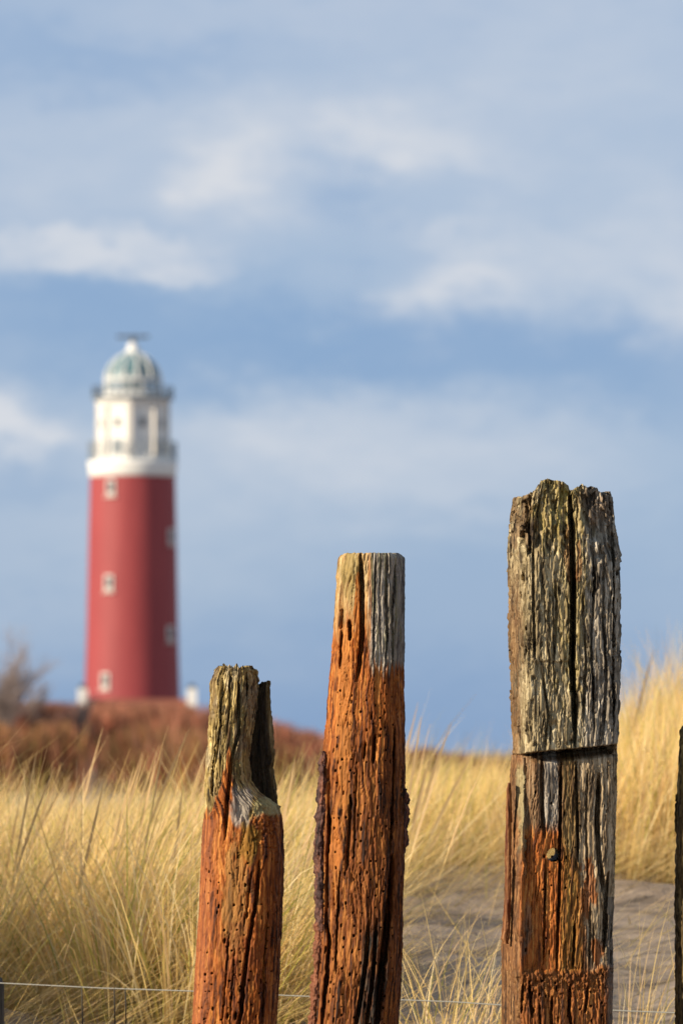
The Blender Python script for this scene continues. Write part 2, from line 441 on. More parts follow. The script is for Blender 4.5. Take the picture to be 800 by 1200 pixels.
# ---- the short split post
def fn1(X, PY, s, fr, nx):
    rel, idv, id2, st, fi = grain(s, PY, 101, 3.0, 50, .0018, .0055)
    relu, iu, iu2, su, fu = grain(s, PY, 131, 3.8, 40, .0042, .0120, .13)
    yb = np.interp(X, [228, 243, 256, 264, 270, 278, 288, 300, 315, 330], [962, 955, 930, 905, 872, 955, 966, 955, 950, 944])
    yb = yb + 9 * fbm(X / 6, PY / 30, 5, 3)
    low = smooth(-6, 6, PY - yb)
    D = rel * low + relu * (1 - low)
    c = tones(idv, id2, st, fi, *ORANGE)
    c = lay(c, lin(180, 138, 76), blotch(X, PY, 277, 1050, 15, 62, 3) * (.55 + .3 * st))
    c = lay(c, lin(122, 62, 28), blotch(X, PY, 282, 1120, 26, 40, 9, .8) * .5)
    c = lay(c, lin(160, 96, 62), smooth(252, 236, X - (1200 - PY) * .05) * .55 * (PY > 960))
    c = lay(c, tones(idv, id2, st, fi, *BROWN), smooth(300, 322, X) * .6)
    up = tones(iu, iu2, su, fu, *LICHEN)
    up = lay(up, tones(iu, iu2, su, fu, *GREY), smooth(-.1, .5, fbm(X / 12, PY / 40, 44, 3)) * .45)
    up = lay(up, lin(96, 66, 36), smooth(.1, .6, fbm(X / 8, PY / 50, 48, 3)) * .55)
    c = lay(c, up, 1 - low)
    gp = blotch(X, PY, 283, 945, 12, 26, 12, .35)
    c = lay(c, lin(176, 168, 158), gp * .85)
    c = lay(c, lin(188, 180, 130), blotch(X, PY, 313, 946, 15, 11, 14, .4) * .9)
    c = lay(c, lin(150, 116, 40), blotch(X, PY, 292, 985, 12, 24, 15, .5) * .7)
    D = D - .004 * low; cut = worms(X, PY, s, 61) * low * smooth(985, 1010, PY)
    for pts, hw, dp in (([(304, 1006), (301, 1050), (296, 1080), (291, 1110), (288, 1140)], 1.7, .022),
                        ([(290, 1120), (286, 1150), (284, 1178), (280, 1205)], 1.9, .020),
                        ([(295, 1020), (291, 1060), (286, 1085)], .9, .010), ([(313, 1075), (309, 1130), (306, 1200)], .9, .010),
                        ([(262, 795), (259, 850), (252, 900)], 1.6, .010), ([(281, 800), (280, 860), (272, 890), (268, 935), (265, 985)], 1.9, .014),
                        ([(290, 788), (292, 830), (287, 880)], 1.5, .012), ([(254, 850), (249, 905), (248, 945)], 1.2, .009),
                        ([(271, 785), (270, 830), (266, 868)], 1.1, .008), ([(270, 1090), (262, 1200)], .8, .008),
                        ([(276, 1110), (270, 1205)], .8, .008)):
        cut = np.maximum(cut, crack(X, PY, pts, hw, dp * 2.2))
    D = D + .006 * blotch(X, PY, 312, 972, 13, 20, 31, 1.0) * np.clip(fbm(X / 3.5, PY / 5, 33, 3) + .5, 0, 2)
    D = D + smooth(800, 782, PY) * (.006 + .004 * fbm(X / 4, PY / 5, 2, 3))
    return D, 0 * X, c, cut
prof1 = [(780, 254, 300), (786, 250, 302), (800, 248, 301), (830, 247, 299), (860, 245, 295), (890, 243, 292), (915, 241, 294), (928, 241, 303),
         (937, 240, 316), (944, 240, 326), (960, 241, 329), (1000, 239, 331), (1050, 237, 329), (1080, 235, 328), (1130, 232, 326), (1200, 228, 322)]
def top1(X): return 781 + 4 * fbm(X / 5, X * 0, 4, 3) + np.where(X < 254, 5, 0) + np.where(X > 298, 3, 0)
def root_at(px, d, name, label, cat, group):
    x = float(P(px, 1200, d)[0]); z = float(ground(x, d))
    return thing(name, label, cat, (x, d, z), group)
def child(name, me, root):
    me.transform(__import__('mathutils').Matrix.Translation(-root.location)); return obj(name, me, root)
GRP = 'old timber posts standing in a row'
D1, D2, D3, D4 = 12.30, 12.08, 11.82, 11.90
r1 = root_at(275, D1, 'wooden_post', 'shortest orange-brown wooden post with a split lichen-covered top and wormholes', 'post', GRP)
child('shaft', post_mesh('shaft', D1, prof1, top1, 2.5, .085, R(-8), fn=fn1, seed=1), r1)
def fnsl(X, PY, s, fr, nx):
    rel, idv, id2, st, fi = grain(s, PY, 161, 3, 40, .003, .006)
    c = lay(tones(idv, id2, st, fi, *LICHEN), lin(30, 25, 19), .55 + .38 * smooth(315, 308, X - (PY - 800) * .06))  # shade of the split's cavity put into the colour, deepest on the left
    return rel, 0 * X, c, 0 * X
def topsl(X): return 797 + np.where(X > 312, 0, 2) + 8 * smooth(307, 300, X) + 3 * noise(X / 3, X * 0, 6)
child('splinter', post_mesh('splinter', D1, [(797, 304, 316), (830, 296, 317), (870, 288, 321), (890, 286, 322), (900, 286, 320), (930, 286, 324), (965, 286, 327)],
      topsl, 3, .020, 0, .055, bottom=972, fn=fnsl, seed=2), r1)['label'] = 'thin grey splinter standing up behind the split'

# ---- the middle post
def fn2(X, PY, s, fr, nx):
    rel, idv, id2, st, fi = grain(s, PY, 201, 3.0, 60, .0020, .0065)
    relg, ig, ig2, sg, fg = grain(s, PY, 231, 3.6, 90, .0022, .0060, .13)
    c = tones(idv, id2, st, fi, *ORANGE)
    bm = smooth(840, 930, PY + 40 * fbm(X / 20, PY / 60, 8, 2)) * .75
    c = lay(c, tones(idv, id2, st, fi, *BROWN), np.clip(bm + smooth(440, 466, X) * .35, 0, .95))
    c = lay(c, lin(205, 134, 62), blotch(X, PY, 402, 840, 9, 110, 19, .7) * .6)
    c = lay(c, lin(206, 128, 56), blotch(X, PY, 392, 990, 7, 40, 20, .7) * .6)
    tan = smooth(760, 690, PY + 22 * fbm(X / 5, PY / 40, 9, 3)) * smooth(436, 428, X)
    c = lay(c, tones(ig, ig2, sg, fg, lin(120, 90, 50), lin(196, 162, 106), lin(226, 202, 152)), tan)
    c = lay(c, lin(150, 138, 80), blotch(X, PY, 412, 672, 12, 30, 21, .6) * .5)
    c = lay(c, lin(190, 110, 34), blotch(X, PY, 419, 725, 5, 50, 22, .5) * .8)
    gy = smooth(9, -6, PY - 780 - 14 * fbm(X / 2.5, PY / 60, 10, 3)) * smooth(430, 436, X + 2 * fbm(X / 4, PY / 30, 12, 2))
    gc = tones(ig, ig2, sg, fg, *GREY)
    gc = lay(gc, lin(190, 184, 128), smooth(.0, .6, fbm(X / 3, PY / 70, 13, 3)) * .5)
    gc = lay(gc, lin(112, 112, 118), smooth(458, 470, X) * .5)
    c = lay(c, gc, gy)
    bl = smooth(1072, 1100, PY + 10 * fbm(X / 3, PY / 40, 15, 3)) * smooth(1, 0, np.abs(X - (441 - (PY - 1080) * .08)) / 22)
    bl = np.clip(bl * 1.6, 0, 1) * np.clip(.75 + sg * .9, 0, 1)
    c = lay(c, tones(ig, ig2, sg, fg, *BLACK), bl)
    low = smooth(-5, 10, PY - 800)
    gg = np.clip(gy + tan, 0, 1)
    D = rel * (1 - gg) + relg * gg - .002 * gy
    cut = worms(X, PY, s, 71, (8, 13), .6, .75) * low
    for pts, hw, dp in (([(422, 650), (424, 700), (424, 745), (421, 775), (418, 800)], 2.6, .024),
                        ([(453, 650), (452, 700), (453, 745), (451, 786)], 1.3, .010), ([(440, 652), (438, 720), (437, 780)], 1.0, .008),
                        ([(463, 655), (459, 720), (459, 782)], 1.2, .008), ([(446, 650), (444, 700), (446, 770)], .8, .006),
                        ([(400, 714), (399, 738)], 2.0, .022), ([(400, 738), (398, 785)], 1.3, .015), ([(409, 727), (410, 752)], 2.0, .020),
                        ([(459, 1000), (457, 1050), (452, 1090), (446, 1140), (441, 1205)], 3.8, .034),
                        ([(432, 1076), (429, 1120), (423, 1165), (415, 1210)], 2.2, .020), ([(441, 1074), (437, 1140), (428, 1210)], 1.8, .018),
                        ([(450, 1110), (446, 1160), (436, 1215)], 1.6, .016), ([(411, 930), (409, 975), (406, 1020)], 1.8, .014),
                        ([(439, 860), (437, 895)], 1.8, .014), ([(428, 870), (426, 890)], 1.3, .012), ([(462, 850), (460, 930), (456, 1000)], 1.4, .012),
                        ([(385, 880), (384, 930), (386, 965), (383, 1010), (382, 1080), (386, 1100), (382, 1150), (376, 1210)], 2.0, .020),
                        ([(398, 1020), (395, 1080), (393, 1140)], 1.1, .010), ([(418, 900), (416, 950), (414, 1010)], .9, .009)):
        cut = np.maximum(cut, crack(X, PY, pts, hw, dp * 2.2))
    D = D + smooth(656, 648, PY) * .004
    return D, 0 * X, c, cut
prof2 = [(648, 400, 470), (653, 397, 472), (720, 392, 472.5), (765, 389, 472.5), (810, 385, 473), (860, 381, 473.5), (900, 377, 474), (960, 374, 474),
         (1000, 373, 473), (1060, 373, 472), (1100, 372, 471), (1150, 368, 469.5), (1200, 364, 466)]
def top2(X): return 649.5 + 1.3 * fbm(X / 4, X * 0, 41, 3) + 3 * smooth(402, 397, X) + 4 * smooth(467, 472, X)
r2 = root_at(415, D2, 'wooden_post', 'middle round wooden post with flat sawn top, grey on its upper right', 'post', GRP)
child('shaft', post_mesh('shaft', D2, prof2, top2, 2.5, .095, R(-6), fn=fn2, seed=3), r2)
def fnbark(X, PY, s, fr, nx):
    rel, idv, id2, st, fi = grain(s, PY, 261, 5, 16, .003, .004)
    c = tones(idv, id2, st, fi, *BARK)
    c = lay(c, lin(160, 100, 66), smooth(1070, 1100, PY + 16 * fbm(X / 6, PY / 10, 3, 3)) * .6)
    D = rel + .004 * fbm(X / 5, PY / 8, 17, 4)
    return D, 0 * X, c, 0 * X
child('bark', post_mesh('bark', D2, [(880, 377, 381), (884, 377, 384), (893, 373.5, 384), (905, 374, 383), (925, 372.5, 384), (955, 370.5, 384.5), (980, 371, 381), (1000, 369, 381), (1040, 369, 381),
      (1060, 369.5, 382), (1090, 369, 383), (1120, 368, 380), (1150, 365.5, 376), (1175, 365, 373), (1200, 361, 371)], 880, 2.4, .030, 0, -.028, bottom=1500, fn=fnbark, seed=4), r2)['label'] = 'purplish strip of bark along the left edge'
child('bark', post_mesh('bark', D2, [(924, 472, 475), (930, 471, 476), (945, 470, 479), (954, 470, 480.5), (962, 470, 478.5), (985, 470, 478.5), (998, 470, 475), (1003, 470, 473.5)],
      924, 2.4, .02, 0, -.005, bottom=1004, fn=fnbark, seed=5), r2)['label'] = 'small dark bark flake on the right edge'

# ---- the tall squared post, notched for a beam
YU, YL = 879., 1136.
def fn3(X, PY, s, fr, nx):
    rel, idv, id2, st, fi = grain(s, PY, 301, 3.2, 60, .0026, .0090)
    relu, iu, iu2, su, fu = grain(s, PY, 331, 3.3, 30, .0036, .0120, .12)
    wob = 2.2 * fbm(X / 9, X * 0, 51, 3)
    yu = np.interp(X, [600, 720], [884, 873]) + wob * .5
    yl = 1136 + 4 * fbm(X / 9, X * 0, 57, 5, .7) + np.where(X > 700, -6, 0)
    up = smooth(1.0, -1.0, PY - yu); lo = smooth(-2.5, 2.5, PY - yl); mid = (1 - up) * (1 - lo)
    face = smooth(609, 613, X) * fr
    # colours
    cu = tones(iu, iu2, su, fu, lin(70, 58, 40), lin(166, 150, 114), lin(228, 212, 172))
    cu = lay(cu, tones(iu, iu2, su, fu, *GREY), smooth(674, 690, X + 6 * su) * .8)
    cu = lay(cu, lin(176, 156, 70), (blotch(X, PY, 668, 660, 18, 150, 52, .8) * .36 + blotch(X, PY, 645, 600, 20, 40, 53, .8) * .55) * np.clip(.7 + su, 0, 1))
    cu = lay(cu, tones(iu, iu2, su, fu, lin(38, 26, 16), lin(100, 70, 42), lin(150, 112, 70)), np.clip(blotch(X, PY, 607, 606, 16, 34, 54, 1.1) * .8 + blotch(X, PY, 700, 596, 26, 22, 58, .7) * .6, 0, 1) * .85)
    cu = lay(cu, lin(140, 88, 40), (blotch(X, PY, 664, 655, 4, 36, 55, .7) + blotch(X, PY, 676, 660, 3, 34, 56, .7)) * .6)
    cm = tones(idv, id2, st, fi, lin(96, 50, 18), lin(196, 112, 44), lin(232, 160, 82))
    yo = np.interp(X, [588, 612, 628, 634, 650, 656, 680, 700], [930, 972, 975, 968, 966, 990, 1030, 1100])
    above = smooth(8, -12, PY - yo - 10 * fbm(X / 5, PY / 40, 60, 3))
    cm = lay(cm, tones(idv, id2, st, fi, lin(92, 66, 42), lin(142, 108, 74), lin(176, 150, 116)), above)
    cm = lay(cm, tones(idv, id2, st, fi, *GREY), smooth(633, 636, X) * smooth(653, 650, X) * smooth(978, 960, PY + 8 * st) * .9)
    cm = lay(cm, tones(idv, id2, st, fi, *OLIVE), smooth(653, 658, X + 5 * su) * smooth(694, 672, X + 9 * st) * np.clip(.9 - .25 * above, 0, 1) * (.7 + .2 * st))
    cm = lay(cm, tones(idv, id2, st, fi, lin(96, 80, 60), lin(186, 164, 130), lin(226, 208, 176)),
             smooth(672, 684, X + 4 * st + (PY - 960) * -.04) * smooth(1155, 1120, PY))
    cm = lay(cm, lin(166, 96, 38), np.clip(blotch(X, PY, 688, 1040, 9, 34, 62, .7) + blotch(X, PY, 697, 1112, 6, 22, 63, .6), 0, 1) * .85)
    cm = lay(cm, lin(128, 118, 100), blotch(X, PY, 616, 1085, 5, 34, 64, .5) * .5)
    cm = lay(cm, lin(176, 120, 74), smooth(612, 606, X) * .5)
    cl = tones(idv, id2, st, fi, lin(60, 34, 14), lin(146, 84, 34), lin(204, 138, 70))
    c = lay(lay(cl, cm, mid), cu, up)
    ledge = mid * 0 + smooth(-4, 2, PY - yl) * smooth(26, 10, PY - yl)
    c = lay(c, lin(128, 80, 38), ledge * .5)
    c = lay(c, tones(idv, id2, st, fi, lin(66, 46, 28), lin(124, 90, 56), lin(168, 134, 92)), smooth(610, 604, X) * smooth(640, 720, PY) * .8)
    c = lay(c, lin(170, 160, 120), smooth(604, 606, X) * smooth(612, 610, X) * smooth(890, 905, PY) * smooth(1010, 980, PY) * .8)
    c = lay(c, lin(112, 108, 102), smooth(706, 712, X) * (PY > 1050) * .7)
    # relief
    D = (relu + .003) * up + rel * (1 - up)
    cut = lo * worms(X, PY, s, 81, (10, 16), .4, 1.0) + mid * worms(X, PY, s, 83, (14, 24), .25, .8)
    cr = [([(666, 574), (668, 620), (669, 700), (668, 780), (671, 830), (671, 876)], 3.2, .075, 3),
          ([(622, 774), (645, 778), (662, 780)], .1, .0, 2),
          ([(622, 640), (622, 700), (624, 775)], 1.6, .011, 2), ([(648, 680), (650, 720), (647, 775)], 1.4, .010, 2),
          ([(610, 620), (611, 700), (608, 800)], 1.5, .010, 2), ([(690, 610), (694, 680), (690, 760), (694, 860)], 1.3, .010, 2),
          ([(706, 640), (704, 720), (708, 800), (704, 870)], 1.5, .011, 2), ([(634, 790), (640, 840), (636, 876)], 1.2, .009, 2),
          ([(716, 600), (718, 700), (716, 860)], 1.6, .012, 2), ([(680, 700), (684, 780), (681, 850)], 1.2, .009, 2),
          ([(655, 886), (654, 960), (653, 1040), (651, 1090), (650, 1140)], 1.5, .024, 2), ([(633, 888), (633, 950), (636, 982)], 2.2, .013, 2),
          ([(637, 1006), (636, 1060), (634, 1130)], 1.3, .012, 2), ([(672, 890), (674, 950), (675, 1010)], 1.4, .016, 2),
          ([(671, 1080), (669, 1135)], 1.4, .015, 2), ([(700, 905), (697, 960), (700, 1010), (708, 1060)], 2.6, .022, 2),
          ([(711, 1020), (707, 1070), (705, 1115)], 2.2, .020, 2), ([(686, 900), (684, 960), (687, 1040)], 1.1, .010, 2),
          ([(689, 1060), (688, 1132)], 1.2, .010, 2), ([(693, 1080), (692, 1134)], .9, .008, 2),
          ([(608, 890), (606, 980), (607, 1060)], 1.2, .009, 2), ([(595, 922), (596, 955)], 1.2, .012, 2), ([(594, 1072), (593, 1098)], 1.4, .014, 2),
          ([(666, 1150), (664, 1180), (668, 1215)], 1.6, .016, 2), ([(618, 1150), (621, 1190)], 1.6, .014, 2), ([(644, 1164), (643, 1190), (646, 1215)], 1.5, .014, 2),
          ([(610, 1150), (608, 1185)], 1.2, .012, 2), ([(686, 1152), (683, 1185)], 1.3, .012, 2), ([(629, 1172), (631, 1215)], 1.1, .010, 2)]
    for pts, hw, dp, sh in cr: cut = np.maximum(cut, crack(X, PY, pts, hw, min(.11, dp * 2.2), sh))
    # step across the upper face and the ragged scales below it
    stp = smooth(-1.2, 1.2, PY - 776 - 2.5 * fbm(X / 6, X * 0, 66, 2)) * smooth(622, 626, X) * smooth(667, 662, X) * smooth(850, 800, PY)
    D = D + stp * .007
    # eroded head: the front flakes away in steps towards the top
    er = smooth(650, 585, PY + 22 * fbm(X / 8, PY / 30, 67, 3) + np.where(X > 675, (X - 690) * -1.1, (X - 640) * .35))
    push = er * .022 * up + .012 * up * smooth(.15, .3, er + .35 * fbm(X / 5, PY / 16, 68, 2))
    pit, _ = worley(X / 7, PY / 12, 91)
    push = push + up * er * .020 * pit + up * .02 * blotch(X, PY, 613, 606, 9, 26, 96, .9) + up * .008 * smooth(660, 600, PY) * np.clip(fbm(X / 3, PY / 8, 97, 3), 0, 1)
    # notch
    push = push + mid * .026 * face + lo * fr * .004 * worley(X / 2.6 + .4 * fi, PY / 4.5, 95)[0] * smooth(46, 12, PY - yl)
    push = push + (1 - up) * smooth(14, 5, PY - yu) * smooth(604, 660, X) * .09 * fr + (1 - up) * smooth(5, 1, PY - yu) * .03 * fr
    push = push + (.002 + .007 * np.clip(fbm(X / 3, PY / 6, 69, 3) + .3, 0, 1)) * lo * smooth(60, 10, PY - yl) * face
    return D, push, c, cut
prof3 = [(563, 606, 712), (585, 600, 717), (605, 596, 719), (640, 594.5, 723), (650, 594.5, 726), (720, 595, 725), (776, 596, 725), (830, 598, 724), (878, 600, 720),
         (930, 598, 720), (1000, 593, 718.5), (1040, 592, 717), (1090, 589, 715), (1140, 588, 715), (1200, 588, 714)]
tx3 = np.array([(594, 596), (600, 585), (603, 581), (609, 581), (614, 584), (620, 580), (626, 577), (630, 573), (632, 565), (640, 563), (650, 565), (658, 566), (664, 570), (667, 578),
                (672, 573), (677, 572), (680, 568), (684, 573), (690, 571), (697, 573), (700, 579), (705, 582), (709, 577), (713, 578), (715, 588), (718, 604), (722, 612), (728, 625)], float)
def top3(X): return np.interp(X, tx3[:, 0], tx3[:, 1]) + 1.6 * noise(X / 1.8, X * 0, 43)
r3 = root_at(652, D3, 'wooden_post', 'tallest squared post with ragged head, long black split, beam notch and bolt hole', 'post', GRP)
child('shaft', post_mesh('shaft', D3, prof3, top3, 7, .115, R(9), fn=fn3, hole=(645, 1000, 8.2, -.03, .02), seed=6), r3)
def fnspl(X, PY, s, fr, nx):
    rel, idv, id2, st, fi = grain(s, PY, 361, 2.4, 50, .0015, .003)
    return rel, 0 * X, tones(idv, id2, st, fi, lin(98, 48, 24), lin(130, 84, 48), lin(172, 122, 78)), 0 * X
child('splinter', post_mesh('splinter', D3, [(917, 594, 596.5), (925, 592, 597), (960, 592, 598), (1000, 591, 598), (1050, 591, 597), (1090, 588, 596), (1099, 586, 595), (1103, 589, 594)],
      917, 2.6, .012, 0, -.055, bottom=1105, fn=fnspl, seed=7), r3)['label'] = 'long reddish splinter lifting off the left corner'

# ---- the post cut by the right-hand edge of the picture
def fn4(X, PY, s, fr, nx):
    rel, idv, id2, st, fi = grain(s, PY, 401, 3.2, 60, .003, .007)
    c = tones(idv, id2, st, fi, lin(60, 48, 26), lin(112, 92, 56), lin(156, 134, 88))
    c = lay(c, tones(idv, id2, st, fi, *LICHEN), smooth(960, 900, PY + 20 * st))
    return rel, 0 * X, c, worms(X, PY, s, 84, (11, 18), .4)
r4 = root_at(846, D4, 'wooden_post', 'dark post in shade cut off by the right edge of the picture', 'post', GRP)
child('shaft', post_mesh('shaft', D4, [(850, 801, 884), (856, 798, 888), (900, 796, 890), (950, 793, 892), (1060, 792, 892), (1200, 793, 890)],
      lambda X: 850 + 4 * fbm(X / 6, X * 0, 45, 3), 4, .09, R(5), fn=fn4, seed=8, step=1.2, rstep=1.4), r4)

# ------------------------------------------------------------------ wire fence behind the posts
m_wire = mat('galvanised wire', (.42, .40, .33), .5, metallic=.2)
m_fpost = mat('dark fence post', (.05, .042, .035), .9, lambda nt, b: nt.links.new(
    nmix(nt, nrange(nt, nnoise(nt, 30, 4, .6, (5, 5, .5)), .3, .7), (.03, .026, .02), (.09, .075, .055)), b.inputs['Base Color']))
DF = 13.3
fx, _ = P(-4, 1200, DF); fgz = float(ground(float(fx), DF))
fence = thing('wire_fence', 'thin wire fence running low behind the wooden posts', 'fence', (float(fx), DF, fgz))
def fpt(px, py, dy=0): 
    x, z = P(px, py, DF); return (float(x) - float(fx), dy, float(z) - fgz)
w1 = MB(); pts = [(-60, 1147), (0, 1152), (60, 1155), (120, 1158), (180, 1160), (240, 1162), (300, 1165), (345, 1167), (420, 1170), (475, 1172), (530, 1174), (590, 1178), (650, 1181), (716, 1184), (790, 1187), (900, 1191)]
w1.tube([fpt(*p) for p in pts], .0018, 6); w1.build('wire', m_wire, fence, True)
w2 = MB(); w2.tube([fpt(p[0], p[1] + 75) for p in pts], .0018, 6); w2.build('wire', m_wire, fence, True)
for px in (96, 134, 147):
    a = MB(); y0 = np.interp(px, [p[0] for p in pts], [p[1] for p in pts]); a.tube([fpt(px, y0 - 1), fpt(px + 1, y0 + 40), fpt(px, y0 + 80)], .0018, 5); a.build('stay_wire', m_fpost, fence, True)
def stake(px, top):
    q = MB(); x, _, z = fpt(px, top)
    q.tube([(x, .02, -.3), (x, .02, z - .02), (x, .02, z)], [.03, .028, .022], 10); return q.build('fence_post', m_fpost, fence, True)
stake(-8, 1146); stake(860, 1150)

# ------------------------------------------------------------------ marram grass
def grassnodes(nt, b):
    a = nt.nodes.new('ShaderNodeVertexColor'); a.layer_name = 'tone'
    nt.links.new(a.outputs['Color'], b.inputs['Base Color'])
    tr = nt.nodes.new('ShaderNodeBsdfTranslucent'); nt.links.new(a.outputs['Color'], tr.inputs['Color'])
    mx = nt.nodes.new('ShaderNodeMixShader'); mx.inputs[0].default_value = .45
    o = nt.nodes['Material Output']; nt.links.new(b.outputs[0], mx.inputs[1]); nt.links.new(tr.outputs[0], mx.inputs[2]); nt.links.new(mx.outputs[0], o.inputs['Surface'])
m_grass = mat('marram grass', rough=.55, build=grassnodes, spec=.3)
STRAW = np.array([lin(246, 214, 142), lin(250, 226, 170), lin(238, 202, 128), lin(222, 188, 142), lin(250, 216, 140)])
GREEN = np.array([lin(190, 180, 84), lin(158, 156, 70), lin(212, 196, 102)])
BASEC = np.array([lin(150, 130, 66), lin(168, 130, 78), lin(126, 116, 54)])
def blades(x, y, z, Ln, lean, dirn, curl, wid, green, seg=5, ear=None):
    """ribbons: root, length, lean at root, heading, extra bend, width, share of green"""
    n = len(x); t = np.linspace(0, 1, seg + 1)
    ph = lean[:, None] + curl[:, None] * t[None, :] ** 1.6
    dl = Ln[:, None] / seg
    hx = np.concatenate([np.zeros((n, 1)), np.cumsum(np.sin((ph[:, 1:] + ph[:, :-1]) / 2) * dl, 1)], 1)
    hz = np.concatenate([np.zeros((n, 1)), np.cumsum(np.cos((ph[:, 1:] + ph[:, :-1]) / 2) * dl, 1)], 1)
    px = x[:, None] + hx * np.cos(dirn)[:, None]; py = y[:, None] + hx * np.sin(dirn)[:, None]; pz = z[:, None] + hz
    tw = rng.uniform(0, np.pi, n)
    wx = np.cos(tw)[:, None]; wy = np.sin(tw)[:, None]
    prof = (1 - .9 * t ** 1.8)[None, :] * wid[:, None] / 2
    if ear is not None:
        e = np.array([.35, .35, .35, .35, 2.2, 2.0, .3]) if seg == 6 else None
        prof = np.where(ear[:, None], e[None, :] * wid[:, None] / 2, prof)
    A = np.stack([px - wx * prof, py - wy * prof, pz], -1); B = np.stack([px + wx * prof, py + wy * prof, pz], -1)
    V = np.stack([A, B], 2).reshape(n, -1, 3)
    k = np.arange(seg); q = np.stack([2 * k, 2 * k + 1, 2 * k + 3, 2 * k + 2], 1)
    Q = (np.arange(n)[:, None, None] * (2 * (seg + 1)) + q[None]).reshape(-1, 4)
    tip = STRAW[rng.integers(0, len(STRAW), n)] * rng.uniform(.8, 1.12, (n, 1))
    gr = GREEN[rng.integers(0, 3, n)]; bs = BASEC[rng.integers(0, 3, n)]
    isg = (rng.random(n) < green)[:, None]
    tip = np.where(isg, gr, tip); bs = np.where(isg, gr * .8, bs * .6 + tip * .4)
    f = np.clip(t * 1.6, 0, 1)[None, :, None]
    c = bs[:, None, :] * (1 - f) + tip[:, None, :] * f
    if ear is not None:
        ec = lin(206, 172, 122); sel = ear[:, None, None] & (t > .6)[None, :, None]; c = np.where(sel, ec, c)
    return V.reshape(-1, 3), Q, np.repeat(c, 2, 1).reshape(-1, 3)
def join(parts):
    V = []; Q = []; C_ = []; k = 0
    for v, q, c in parts: V.append(v); Q.append(q + k); C_.append(c); k += len(v)
    return np.concatenate(V), np.concatenate(Q), np.concatenate(C_)
def field(n, x0, x1, y0, y1, tuss, keep, L0, L1, wind, spread, green, clump=.16, curl=(.2, .9), w=.0034, scale=None):
    """tussocks of marram; keep(px, y) -> probability, px the photograph column"""
    cx = rng.uniform(x0, x1, tuss); cy = rng.uniform(y0, y1, tuss); ct = rng.normal(0, .5, tuss)
    ch = rng.uniform(.78, 1.15, tuss)
    i = rng.integers(0, tuss, n)
    r = np.abs(rng.normal(0, clump, n)); th = rng.uniform(0, 2 * np.pi, n)
    x = cx[i] + r * np.cos(th); y = cy[i] + r * np.sin(th)
    k = rng.random(n) < keep(400 + FPX * x / y, y); x, y, r, th, i = x[k], y[k], r[k], th[k], i[k]; n = len(x)
    # heading: out from the tussock and downwind (to the right)
    ox = np.cos(th) * r / clump * spread + wind * np.cos(ct[i] * .6) + rng.normal(0, .35, n); oy = np.sin(th) * r / clump * spread + wind * np.sin(ct[i] * .6) + rng.normal(0, .35, n)
    mag = np.hypot(ox, oy); dirn = np.arctan2(oy, ox)
    lean = np.clip(.10 + .16 * mag, 0, .75) * rng.uniform(.5, 1.2, n)
    Ln = rng.uniform(L0, L1, n) * ch[i]
    if scale: Ln = Ln * scale(400 + FPX * x / y)
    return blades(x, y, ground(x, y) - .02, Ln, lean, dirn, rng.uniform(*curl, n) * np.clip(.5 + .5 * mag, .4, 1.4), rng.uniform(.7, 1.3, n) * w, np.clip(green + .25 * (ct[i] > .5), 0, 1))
parts = []
keepL = lambda px, y: smooth(440, 370, px + (y - 16) * -14) * (.22 + .78 * smooth(13.9, 14.9, y))
keepR = lambda px, y: smooth(430, 480, px) * smooth(17.5, 18.3, y - .25 * np.sin(px / 37.) - .55 * fbm(px / 45., px * 0 + .5, 88, 3))
parts.append(field(33000, -2.3, .35, 14.2, 19.0, 105, keepL, .34, .78, .65, 1.25, .16, .13, (.2, 1.5), .0052))
parts.append(field(5000, -3.4, -1.0, 12.4, 14.6, 40, lambda px, y: smooth(-20, -60, px), .25, .5, .75, .55, .25))
parts.append(field(9000, -4.6, -1.5, 13.2, 18.5, 70, lambda px, y: smooth(10, -40, px), .5, .9, .75, .55, .25))      # beyond the left edge, shading the sand
parts.append(field(38000, .0, 3.2, 17.8, 24.0, 200, keepR, .36, .74, .55, .7, .16, curl=(.1, .8), w=.0044, scale=lambda px: .62 + .40 * smooth(590, 790, px)))
parts.append(field(22000, -3.2, .6, 18.2, 26.0, 150, lambda px, y: smooth(480, 400, px), .40, .66, .7, .5, .12, w=.0042))
parts.append(field(12000, -.4, 3.6, 19.0, 27.0, 100, lambda px, y: smooth(420, 480, px), .34, .60, .7, .5, .12, scale=lambda px: .62 + .40 * smooth(590, 790, px)))
parts.append(field(200, -.4, 3.6, 24.0, 27.0, 10, lambda px, y: 1 + 0 * px, .34, .5, .7, .5, .12))
# dead thatch near the roots
def thatch(n, x0, x1, y0, y1, keep):
    x = rng.uniform(x0, x1, n); y = rng.uniform(y0, y1, n); k = rng.random(n) < keep(400 + FPX * x / y, y); x, y = x[k], y[k]; n = len(x)
    return blades(x, y, ground(x, y) + rng.uniform(0, .12, n), rng.uniform(.15, .45, n), rng.uniform(.9, 1.6, n), rng.normal(0, .9, n), rng.uniform(-.2, .5, n), rng.uniform(.002, .0035, n), np.full(n, .05))
parts.append(thatch(12000, -2.3, .4, 13.4, 18, lambda px, y: smooth(470, 400, px)))
parts.append(thatch(12000, .0, 2.6, 17.2, 20.5, lambda px, y: smooth(16.9, 17.9, y)))
def litter(n, x0, x1, y0, y1):
    x = rng.uniform(x0, x1, n); y = rng.uniform(y0, y1, n)
    v, q, c = blades(x, y, ground(x, y) + .008, rng.uniform(.08, .4, n), rng.uniform(1.45, 1.6, n), rng.uniform(0, 6.28, n), rng.uniform(-.1, .12, n), rng.uniform(.002, .005, n), np.zeros(n))
    return v, q, c * np.repeat(rng.uniform(.12, .7, n), 12)[:, None]
